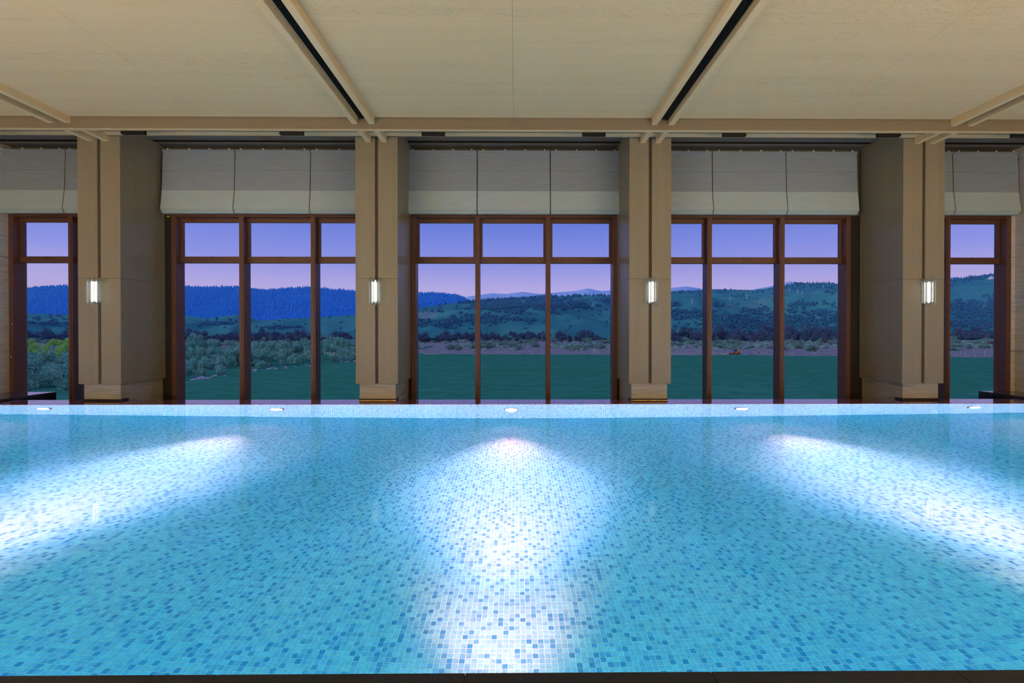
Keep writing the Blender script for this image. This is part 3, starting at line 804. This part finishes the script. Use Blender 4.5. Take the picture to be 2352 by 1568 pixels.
RA = [(-700, 720), (900, 695), (1040, 686), (1075, 678), (1100, 674), (1130, 670), (1165, 672), (1200, 667), (1240, 672), (1280, 668), (1320, 665), (1350, 659), (1380, 665), (1410, 663), (1470, 668), (1540, 658), (1575, 654), (1605, 658), (1640, 665), (1700, 668), (1740, 660), (1760, 656), (1800, 648), (1815, 642), (1840, 647), (1870, 646), (1900, 652), (1950, 655), (2000, 660), (2190, 633), (2205, 632), (2240, 640), (3100, 660)]
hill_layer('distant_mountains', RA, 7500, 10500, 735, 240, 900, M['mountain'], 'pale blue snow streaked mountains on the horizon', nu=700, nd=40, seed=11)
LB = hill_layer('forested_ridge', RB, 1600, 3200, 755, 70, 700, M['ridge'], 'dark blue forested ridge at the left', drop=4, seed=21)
dC = lambda U: np.interp(U, [800, 1150, 1700], [1450, 2100, 2600])
LC = hill_layer('green_hills', RC, 640, dC, 777, 250, 480, M['hill'], 'rolling green hills beyond the valley', nu=800, nd=150, seed=31, fine=110)

def pick(L, u, t):
    U, T, X, Y, Z = L
    nu = U.shape[1]; nd = U.shape[0]
    fi = np.clip((u - U[0, 0]) / (U[0, -1] - U[0, 0]) * (nu - 1), 0, nu - 1.001); fj = np.clip((t - T[0, 0]) / (T[-1, 0] - T[0, 0]) * (nd - 1), 0, nd - 1.001)
    i = fi.astype(int); j = fj.astype(int); a = fi - i; b = fj - j
    def bl(A): return (A[j, i] * (1 - a) + A[j, i + 1] * a) * (1 - b) + (A[j + 1, i] * (1 - a) + A[j + 1, i + 1] * a) * b
    return bl(X), bl(Y), bl(Z)

def joined(name, P, S, base_v, base_f, mat, label, category, smooth=False):
    """many small copies of one low shape joined into one uncountable whole"""
    n = len(P); bv = np.array(base_v, float); bf = np.array(base_f, int)
    ang = RNG.uniform(0, 2 * np.pi, n); c, s = np.cos(ang), np.sin(ang)
    j = 1 + RNG.normal(0, 0.12, (n, len(bv), 1))
    B = bv[None] * j
    x = B[..., 0] * c[:, None] - B[..., 1] * s[:, None]; y = B[..., 0] * s[:, None] + B[..., 1] * c[:, None]
    V = np.stack([x * S[:, :1], y * S[:, :1], B[..., 2] * S[:, 1:2]], -1) + P[:, None]
    Fx = (np.arange(n)[:, None, None] * len(bv) + bf[None]).reshape(-1)
    me = bpy.data.meshes.new(name); me.vertices.add(n * len(bv)); me.vertices.foreach_set('co', V.astype(np.float32).ravel())
    k = bf.shape[1]; nf = n * len(bf)
    me.loops.add(nf * k); me.loops.foreach_set('vertex_index', Fx.astype(np.int32)); me.polygons.add(nf)
    me.polygons.foreach_set('loop_start', np.arange(0, nf * k, k, dtype=np.int32))
    me.materials.append(mat); me.update(calc_edges=True); me.validate()
    o = bpy.data.objects.new(name, me); COL.objects.link(o)
    o['kind'] = 'stuff'; o['label'] = label; o['category'] = category
    return o
cone_v = [(math.cos(a) * 1, math.sin(a) * 1, 0) for a in np.linspace(0, 2 * math.pi, 6)[:-1]] + [(math.cos(a) * .62, math.sin(a) * .62, 0.42) for a in np.linspace(0, 2 * math.pi, 6)[:-1]] + [(0, 0, 1)]
cone_f = []
for k in range(5):
    k2 = (k + 1) % 5; cone_f += [(k, k2, 5 + k2), (k, 5 + k2, 5 + k), (5 + k, 5 + k2, 10)]
n = 15000
u = RNG.uniform(-120, 1120, n); t = 1 - np.abs(RNG.normal(0, 0.42, n)); ok = (t > 0.12); u, t = u[ok], t[ok]
t = np.where(RNG.random(len(t)) < 0.12, RNG.uniform(0.96, 1.02, len(t)), t)
keep = fbm(u / 60, t * 9, 3, 77) > (0.30 + 0.12 * (1 - t)); u, t = u[keep], t[keep]
x_, y_, z_ = pick(LB, u, t)
sz = RNG.uniform(0.7, 1.3, len(u))
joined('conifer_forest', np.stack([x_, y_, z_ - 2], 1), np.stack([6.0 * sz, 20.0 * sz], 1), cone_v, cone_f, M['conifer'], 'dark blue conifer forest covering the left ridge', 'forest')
# mixed woodland in the folds of the green hills
ph = (1 + 5 ** .5) / 2
ico_v = np.array([(-1, ph, 0), (1, ph, 0), (-1, -ph, 0), (1, -ph, 0), (0, -1, ph), (0, 1, ph), (0, -1, -ph), (0, 1, -ph), (ph, 0, -1), (ph, 0, 1), (-ph, 0, -1), (-ph, 0, 1)]) / math.hypot(1, ph)
ico_f = [(0, 11, 5), (0, 5, 1), (0, 1, 7), (0, 7, 10), (0, 10, 11), (1, 5, 9), (5, 11, 4), (11, 10, 2), (10, 7, 6), (7, 1, 8), (3, 9, 4), (3, 4, 2), (3, 2, 6), (3, 6, 8), (3, 8, 9), (4, 9, 5), (2, 4, 11), (6, 2, 10), (8, 6, 7), (9, 8, 1)]
zones = [(1165, 706, 75, 16), (1245, 700, 55, 14), (1110, 735, 90, 12), (1000, 742, 60, 8), (500, 744, 38, 4), (640, 752, 40, 3), (1330, 700, 40, 9), (1395, 690, 30, 6), (1580, 722, 60, 14), (1700, 742, 110, 20), (1760, 715, 60, 10), (1880, 735, 110, 24), (1850, 700, 40, 6), (2240, 712, 110, 20), (2250, 745, 120, 12), (1650, 700, 25, 5), (1950, 672, 40, 5), (2050, 730, 90, 25), (110, 744, 40, 3), (1540, 700, 25, 6)]
n = 210000
u = RNG.uniform(-100, 2500, n); t = RNG.uniform(0.02, 0.99, n)
x_, y_, z_ = pick(LC, u, t); pv = 762 - (z_ - CAM_H) * 1080 / y_
w = np.zeros(n)
for a, b_, ra, rb in zones: w = np.maximum(w, np.exp(-(((u - a) / ra) ** 2 + ((pv - b_) / rb) ** 2)))
keep = (w * 1.15 + (fbm(u / 16, pv / 5, 4, 55) - 0.5) * 1.7) > 0.46
sp = (RNG.random(n) < 0.003)
keep |= sp
u, t, x_, y_, z_ = (q[keep] for q in (u, t, x_, y_, z_))
sz = RNG.uniform(0.5, 1.3, len(u)) * 0.0026 * y_
joined('hillside_woodland', np.stack([x_, y_, z_ + sz * 0.5], 1), np.stack([sz, sz * 0.9], 1), ico_v, ico_f, M['woods'], 'patches of dark woodland on the green hills', 'woodland')
n = 900
u = np.concatenate([RNG.normal(1170, 60, 400), RNG.normal(1110, 30, 120), RNG.normal(1580, 40, 80), RNG.normal(1850, 60, 150), RNG.normal(1400, 30, 60), RNG.normal(2230, 50, 200)]); t = np.clip(1.0 - np.abs(RNG.normal(0, 0.06, len(u))), 0, 1)
x_, y_, z_ = pick(LC, u, t)
sz = RNG.uniform(0.6, 1.2, len(u))
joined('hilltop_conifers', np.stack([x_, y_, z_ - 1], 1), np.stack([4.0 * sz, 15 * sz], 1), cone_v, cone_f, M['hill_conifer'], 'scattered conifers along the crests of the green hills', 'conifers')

# ---- leafy shapes
def leaf_cloud(nleaf, rad, size, seed, lobes=6, flat=0.0):
    r = np.random.default_rng(seed)
    lc = r.normal(0, 0.42, (lobes, 3)) * np.array(rad); lc[:, 2] = np.abs(lc[:, 2]) * 1.0 + rad[2] * 0.35
    which = r.integers(0, lobes, nleaf)
    d = r.normal(0, 1, (nleaf, 3)); d /= np.linalg.norm(d, axis=1)[:, None]
    lr = (0.42 + 0.22 * r.random(lobes))[which][:, None] * np.array(rad)
    p = lc[which] + d * lr * (r.random((nleaf, 1)) ** 0.35)
    p[:, 2] = np.maximum(p[:, 2], flat)
    a = r.normal(0, 1, (nleaf, 3)); a /= np.linalg.norm(a, axis=1)[:, None]
    b = np.cross(a, r.normal(0, 1, (nleaf, 3))); b /= np.linalg.norm(b, axis=1)[:, None]
    s = size * (0.6 + 0.8 * r.random((nleaf, 1)))
    v = np.stack([p - a * s, p + b * s * 0.6, p + a * s, p - b * s * 0.6], 1).reshape(-1, 3)
    f = np.arange(nleaf * 4).reshape(-1, 4)
    return v, f
def cloud_mesh(name, v, f, mat):
    me = bpy.data.meshes.new(name); me.from_pydata(v.tolist(), [], f.tolist()); me.materials.append(mat); return me
def blob_core(rad, seed, z0=0.0):
    """lumpy inner body so that no sky shows through the middle"""
    r = np.random.default_rng(seed)
    v = ico_v * np.array(rad) * 0.44 * (1 + r.normal(0, 0.15, (12, 1))); v[:, 2] += rad[2] * 0.55 + z0
    return v, ico_f

def make_variants(kind, mats, rads, nleaf, size, seed):
    out = []
    for k, (mt, rad) in enumerate([(m, r) for m in mats for r in rads]):
        v, f = leaf_cloud(nleaf, rad, size, seed + k)
        cv, cf = blob_core(rad, seed + 90 + k)
        faces = [list(q) for q in f] + [[i + len(v) for i in q] for q in cf]
        me = bpy.data.meshes.new(kind); me.from_pydata(np.vstack([v, cv]).tolist(), [], faces); me.materials.append(M[mt]); out.append(me)
    return out
def seen_in(u):
    return ('far left window' if u < 190 else 'window left of centre' if u < 830 else 'centre window' if u < 1430 else 'window right of centre' if u < 1965 else 'far right window')
def place(name, me, x, y, s, label, category, group, sz=None):
    o = bpy.data.objects.new(name, me); COL.objects.link(o)
    zz = Z_G + (fbm(np.array([x / 60.]), np.array([y / 60.]), 3, 3)[0] - 0.5) * min(max((y - 100) / 200, 0), 1) * 2.0
    o.location = (x, y, zz - 0.1 * s); o.rotation_euler[2] = random.uniform(0, 6.28); o.scale = (s, s, (sz or s))
    o['label'] = label; o['category'] = category; o['group'] = group
    return o

# ---- the willow thicket at the left edge of the field
th_v = make_variants('willow_bush', ['willow'], [(2.0, 2.0, 2.6), (2.4, 2.2, 2.2), (1.8, 2.0, 3.0), (2.6, 2.4, 2.4)], 1500, 0.20, 300)
th_y = make_variants('willow_bush', ['willow_y'], [(2.2, 2.0, 2.6), (2.0, 2.2, 2.2)], 1500, 0.20, 340)
edge = ridge_fn([(-100, 915), (55, 905), (165, 897), (415, 872), (500, 862), (560, 855), (600, 848), (735, 834), (817, 829), (900, 822), (960, 816), (1000, 812)])
cnt = 0; tries = 0
rr = random.Random(5)
while cnt < 285 and tries < 6000:
    tries += 1
    u_ = rr.uniform(20, 930); lo = float(edge(u_)); top = 796.0
    if lo - top < 4: continue
    v_ = top + (lo - top) * rr.random() ** 0.8
    if 182 < u_ < 372 : continue
    if u_ > 850 and rr.random() < 0.3: continue
    y = 11.0 * 1080 / (v_ - 762); x = brg(u_) * y
    s = rr.uniform(0.75, 1.15) * (1.0 + 0.5 * max(0, (y - 100) / 200))
    if v_ > lo - 12: s *= 0.65
    yel = u_ < 200 and v_ < 830 and rr.random() < 0.75
    me = rr.choice(th_y if yel else th_v)
    place('willow_bush', me, x, y, s, 'yellow green bush in the thicket seen through the far left window' if yel else 'blue green willow bush of the thicket seen through the ' + seen_in(u_), 'bush',
          'yellow green bushes at the far left' if yel else 'willow bushes in the ' + seen_in(u_))
    cnt += 1
# pale boulders along the thicket edge
st_v = []
for k in range(3):
    me = bpy.data.meshes.new('boulder'); vv = ico_v * np.array((0.9, 0.7, 0.5)) * (1 + np.random.default_rng(k).normal(0, .15, (12, 1))); me.from_pydata(vv.tolist(), [], [list(q) for q in ico_f]); me.materials.append(M['post']); st_v.append(me)
for k in range(30):
    u_ = rr.choice([rr.uniform(420, 545), rr.uniform(575, 715), rr.uniform(740, 815)]); v_ = float(edge(u_)) + rr.uniform(-1, 5)
    y = 11.0 * 1080 / (v_ - 762)
    place('boulder', rr.choice(st_v), brg(u_) * y, y, rr.uniform(0.5, 1.2), 'pale boulder at the thicket edge on the lawn, %s mullion gap' % ('left' if u_ < 560 else 'middle' if u_ < 725 else 'right'), 'boulder', 'boulders along the thicket edge, part %d' % (1 if u_ < 560 else 2 if u_ < 725 else 3))

# ---- low scrub on the stony ground
sc_v = make_variants('shrub', ['scrub'], [(2.6, 2.2, 1.5), (3.2, 2.4, 1.3), (2.2, 2.0, 1.7)], 600, 0.20, 400)
sc_r = make_variants('shrub', ['scrub_red'], [(3.0, 2.2, 1.2)], 600, 0.20, 440)
cnt = 0
while cnt < 290:
    u_ = rr.uniform(30, 2320)
    if 182 < u_ < 370 or 1980 < u_ < 2165: continue
    v_ = 781 + 27 * rr.random() ** 1.3
    if u_ < 900: v_ = 778 + 18 * rr.random()
    if 940 < u_ and v_ > 803 and rr.random() < 0.85: continue
    y = 11.0 * 1080 / (v_ - 762); x = brg(u_) * y
    if y + 0.147 * x < 244 and u_ > 830: continue
    red = (1890 < u_ < 1940 and v_ < 800 and rr.random() < .6) or (2190 < u_ < 2300 and 784 < v_ < 800 and rr.random() < 0.5)
    s = rr.uniform(0.7, 1.5) * (0.8 + y / 600)
    place('shrub', rr.choice(sc_r if red else sc_v), x, y, s, 'low reddish shrub on the stony ground at the right' if red else 'low grey green shrub on the stony ground, seen through the ' + seen_in(u_), 'shrub',
          'reddish shrubs at the right' if red else 'grey green shrubs in the ' + seen_in(u_))
    cnt += 1

# dense low scrub filling in between the single shrubs
n = 2600
u = RNG.uniform(0, 2340, n); v = 779 + 26 * RNG.random(n) ** 1.2
keep = (fbm(u / 40, v / 5, 3, 88) > 0.47) & ~((u > 940) & (v > 800) & (RNG.random(n) < 0.8))
u, v = u[keep], v[keep]; y_ = 11.0 * 1080 / (v - 762); x_ = brg(u) * y_
ok = (y_ + 0.147 * x_ > 246); x_, y_ = x_[ok], y_[ok]
sz = RNG.uniform(0.6, 1.4, len(x_)) * (0.7 + y_ / 500)
joined('low_scrub', np.stack([x_, y_, np.full(len(x_), Z_G + 0.1)], 1), np.stack([1.6 * sz, 0.9 * sz], 1), ico_v, ico_f, M['scrub'], 'dense low scrub covering the stony ground', 'scrub')

# ---- belt of trees at the foot of the hills
crown_v, trunk_v = [], []
for k in range(7):
    rad = [(4.2, 4.0, 4.6), (4.8, 4.4, 4.2), (3.8, 3.8, 5.4), (5.2, 4.6, 4.6), (4.4, 4.2, 5.0), (4.0, 4.4, 4.2), (5.0, 5.0, 5.2)][k]
    v, f = leaf_cloud(1600, rad, 0.40, 500 + k, lobes=10); v[:, 2] += 1.6
    cv, cf = blob_core(rad, 590 + k, 1.6)
    me = bpy.data.meshes.new('crown'); me.from_pydata(np.vstack([v, cv]).tolist(), [], [list(q) for q in f] + [[i + len(v) for i in q] for q in cf]); me.materials.append(M['belt']); crown_v.append(me)
    tb = MB().cyl((0, 0), 0.28, -0.5, 5.5, 6, 0.12)
    for q in range(3):
        a = q * 2.1 + k; n0 = len(tb.v)
        p0 = np.array((0, 0, 2.2 + q * .6)); p1 = p0 + np.array((math.cos(a) * 2.2, math.sin(a) * 2.2, 3.0))
        for pt, r in ((p0, .12), (p1, .04)):
            for (ax, ay) in ((r, 0), (-r * .5, r * .87), (-r * .5, -r * .87)): tb.v.append((pt[0] + ax, pt[1] + ay, pt[2]))
        for e in range(3): tb.f.append((n0 + e, n0 + (e + 1) % 3, n0 + 3 + (e + 1) % 3, n0 + 3 + e))
    me = bpy.data.meshes.new('trunk'); me.from_pydata(tb.v, [], tb.f); me.materials.append(M['bark']); trunk_v.append(me)
cnt = 0
for row, (ybase, h) in enumerate(((786, 0.80), (781, 0.95), (777, 1.05))):
    u_ = 20.0
    while u_ < 2330:
        u_ += rr.uniform(11, 20)
        if 190 < u_ < 365 or 1990 < u_ < 2160: continue
        if row == 2 and u_ < 1500: continue
        if row == 1 and u_ < 1500 and rr.random() < .35: continue
        if row == 0 and 1540 < u_ and rr.random() < .2: continue
        gap = 940 < u_ < 1420 and row == 0 and rr.random() < .25
        if gap: continue
        v_ = ybase + rr.uniform(-2, 1.5) - (5 if u_ > 2150 else 0) - (4 if u_ < 180 else 0)
        y = 11.0 * 1080 / (v_ - 762); x = brg(u_) * y
        s = h * rr.uniform(0.85, 1.25) * (1.22 if u_ > 1540 else 1.0) * y / 470.0
        loc = (x, y, Z_G - 0.3)
        where = 'behind the stony ground' if u_ < 1540 else 'in the tall dense belt at the right'
        tno = empty('belt_tree', loc, label='dark tree of the %s tree belt, seen through the %s' % ('low' if u_ < 1540 else 'tall', seen_in(u_)), category='tree', group='belt trees in the ' + seen_in(u_) + (' tall' if u_ >= 1540 else ''))
        k = rr.randrange(7); rz = rr.uniform(0, 6.28)
        for nm_, me in (('crown', crown_v[k]), ('trunk', trunk_v[k])):
            o = bpy.data.objects.new(nm_, me); COL.objects.link(o); o.parent = tno; o.scale = (s, s, s); o.rotation_euler[2] = rz
        cnt += 1

# ---- wheel loader at the edge of the field
def loader(x, y, z):
    L = empty('wheel_loader', (x, y, z), label='small orange wheel loader at the far edge of the field', category='loader')
    bd = obj('body', MB().box(x + 0.2, x + 2.7, y - 0.8, y + 0.8, z + 0.7, z + 1.55).box(x + 1.3, x + 2.8, y - 0.75, y + 0.75, z + 1.5, z + 2.1), M['loader'], L, bevel=0.12)
    cb = obj('cab', MB().box(x - 0.1, x + 1.2, y - 0.7, y + 0.7, z + 1.5, z + 2.75), M['cabglass'], L)
    obj('cab_roof', MB().box(x - 0.25, x + 1.35, y - 0.8, y + 0.8, z + 2.75, z + 2.95), M['loader'], cb, bevel=0.04)
    for xx, yy in ((-0.1, -0.95), (-0.1, 0.65), (2.0, -0.95), (2.0, 0.65)):
        wv = obj('wheel', MB().cyl((x + xx, z + 0.62), 0.62, y + yy, y + yy + 0.32, 16, axis='y'), M['tyre'], L)
        obj('hub', MB().cyl((x + xx, z + 0.62), 0.25, y + yy - 0.03, y + yy + 0.35, 10, axis='y'), M['loader'], wv)
    arm = MB()
    for yy in (-0.55, 0.45):
        arm.extrude_x([(y + yy, z + 1.5), (y + yy + 0.14, z + 1.5), (y + yy + 0.14, z + 1.7), (y + yy, z + 1.7)], x - 0.2, x + 0.6)
        n0 = len(arm.v)
        for (ax, az) in ((x - 0.2, 1.5), (x - 0.2, 1.7), (x - 1.9, 0.5), (x - 1.9, 0.3)):
            for dy in (0, 0.14): arm.v.append((ax, y + yy + dy, z + az))
        for q in ((0, 2, 3, 1), (2, 4, 5, 3), (4, 6, 7, 5), (6, 0, 1, 7), (0, 6, 4, 2), (1, 3, 5, 7)): arm.f.append(tuple(n0 + e for e in q))
    obj('lift_arm', arm, M['loader'], L)
    prof = [(-1.7, 0.9), (-1.75, 0.1), (-3.2, 0.05), (-3.2, 0.12), (-1.95, 0.25), (-1.85, 0.95)]
    bk = MB(); n0 = 0
    for dy in (-1.1, 1.1):
        for (ax, az) in prof: bk.v.append((x + ax, y + dy, z + az))
    k = len(prof)
    for e in range(k): bk.f.append((e, (e + 1) % k, k + (e + 1) % k, k + e))
    bk.f.append(tuple(range(k))); bk.f.append(tuple(k + e for e in reversed(range(k))))
    obj('bucket', bk, M['tyre'], L)
    return L
loader(103.0, 222.0, Z_G + 0.1)

# ---- fence posts and markers on the stony edge
for u_, v_ in ((2204, 818), (2226, 818), (2248, 819), (2271, 819), (2294, 819), (2215, 810), (2245, 809), (2272, 810), (1788, 812), (1776, 811), (1855, 812), (1868, 812), (1885, 812), (1655, 808), (1391, 806), (1338, 804)):
    y = 11.0 * 1080 / (v_ - 762); x = brg(u_) * y
    right = u_ > 2100
    obj('fence_post', MB().cyl((x, y), 0.12, Z_G - 0.3, Z_G + (1.7 if right else 1.2), 6, 0.10), M['post'], label='thin grey fence post at the field edge in the far right window' if right else 'short grey stake on the stony field edge right of centre', category='post', group='fence posts at the right' if right else 'stakes on the field edge')
def marker(u_, v_, mt, label):
    y = 11.0 * 1080 / (v_ - 762); x = brg(u_) * y
    m = empty('marker_flag', (x, y, Z_G), label=label, category='marker')
    obj('stick', MB().cyl((x, y), 0.05, Z_G - 0.2, Z_G + 1.2, 6), M['post'], m)
    obj('cloth', MB().extrude_x([(y - 0.03, Z_G + 0.3), (y + 0.03, Z_G + 0.3), (y + 0.03, Z_G + 1.2), (y - 0.03, Z_G + 1.2)], x - 0.45, x + 0.45), M[mt], m)
marker(1745, 813, 'red', 'red marker flag on the field edge right of the loader')
marker(1367, 808, 'lime', 'lime green marker flag on the field edge')

# ---- cable line pylons on the green hills
def hill_point(u_, v_):
    best = None
    for t in np.linspace(0.03, 1.0, 200):
        x_, y_, z_ = pick(LC, np.array([u_]), np.array([t])); pv = 762 - (z_[0] - CAM_H) * 1080 / y_[0]
        if pv <= v_: return x_[0], y_[0], z_[0]
    return x_[0], y_[0], z_[0]
for u_, v_, h in ((1548, 715, 9), (1591, 699, 9), (1679, 689, 6), (1717, 688, 9), (1748, 676, 4), (1816, 672, 7), (1835, 674, 8), (1846, 675, 6), (1894, 661, 6), (1881, 674, 4)):
    x, y, z = hill_point(u_, v_); H_ = h * y / 1080.0; w_ = H_ * 0.16
    p = empty('pylon', (x, y, z), label='tiny white pylon on the green hills at the right', category='pylon', group='white pylons on the hills')
    obj('mast', MB().cyl((x, y), w_ * 0.55, z - 2, z + H_, 6, w_ * 0.35), M['white'], p)
    obj('cross_arm', MB().box(x - w_ * 2.4, x + w_ * 2.4, y - w_ * .4, y + w_ * .4, z + H_ * 0.92, z + H_), M['white'], p)
x, y, z = hill_point(2285, 641)
tt = empty('white_tent', (x, y, z), label='tiny white pointed tent high on the right hill', category='tent')
obj('roof', MB().cyl((x, y), 14, z + 4, z + 14, 8, 0.4), M['white'], tt)
obj('side', MB().cyl((x, y), 12, z - 3, z + 4, 8), M['white'], tt)

# ---- evening haze lying in the valley
hz = bpy.data.materials.new('evening_haze'); hz.use_nodes = True
t = hz.node_tree; t.nodes.clear()
o_ = N(t, 'ShaderNodeOutputMaterial'); vsn = N(t, 'ShaderNodeVolumeScatter', Density=HAZE, Anisotropy=0.0); vsn.inputs['Color'].default_value = (0.15, 0.45, 1.0, 1)
t.links.new(vsn.outputs[0], o_.inputs['Volume'])
hzo = obj('valley_haze', MB().box(-9000, 9000, 330, 11500, -30, 420), hz, label='blue evening haze over the valley', category='haze')
hzo['kind'] = 'stuff'
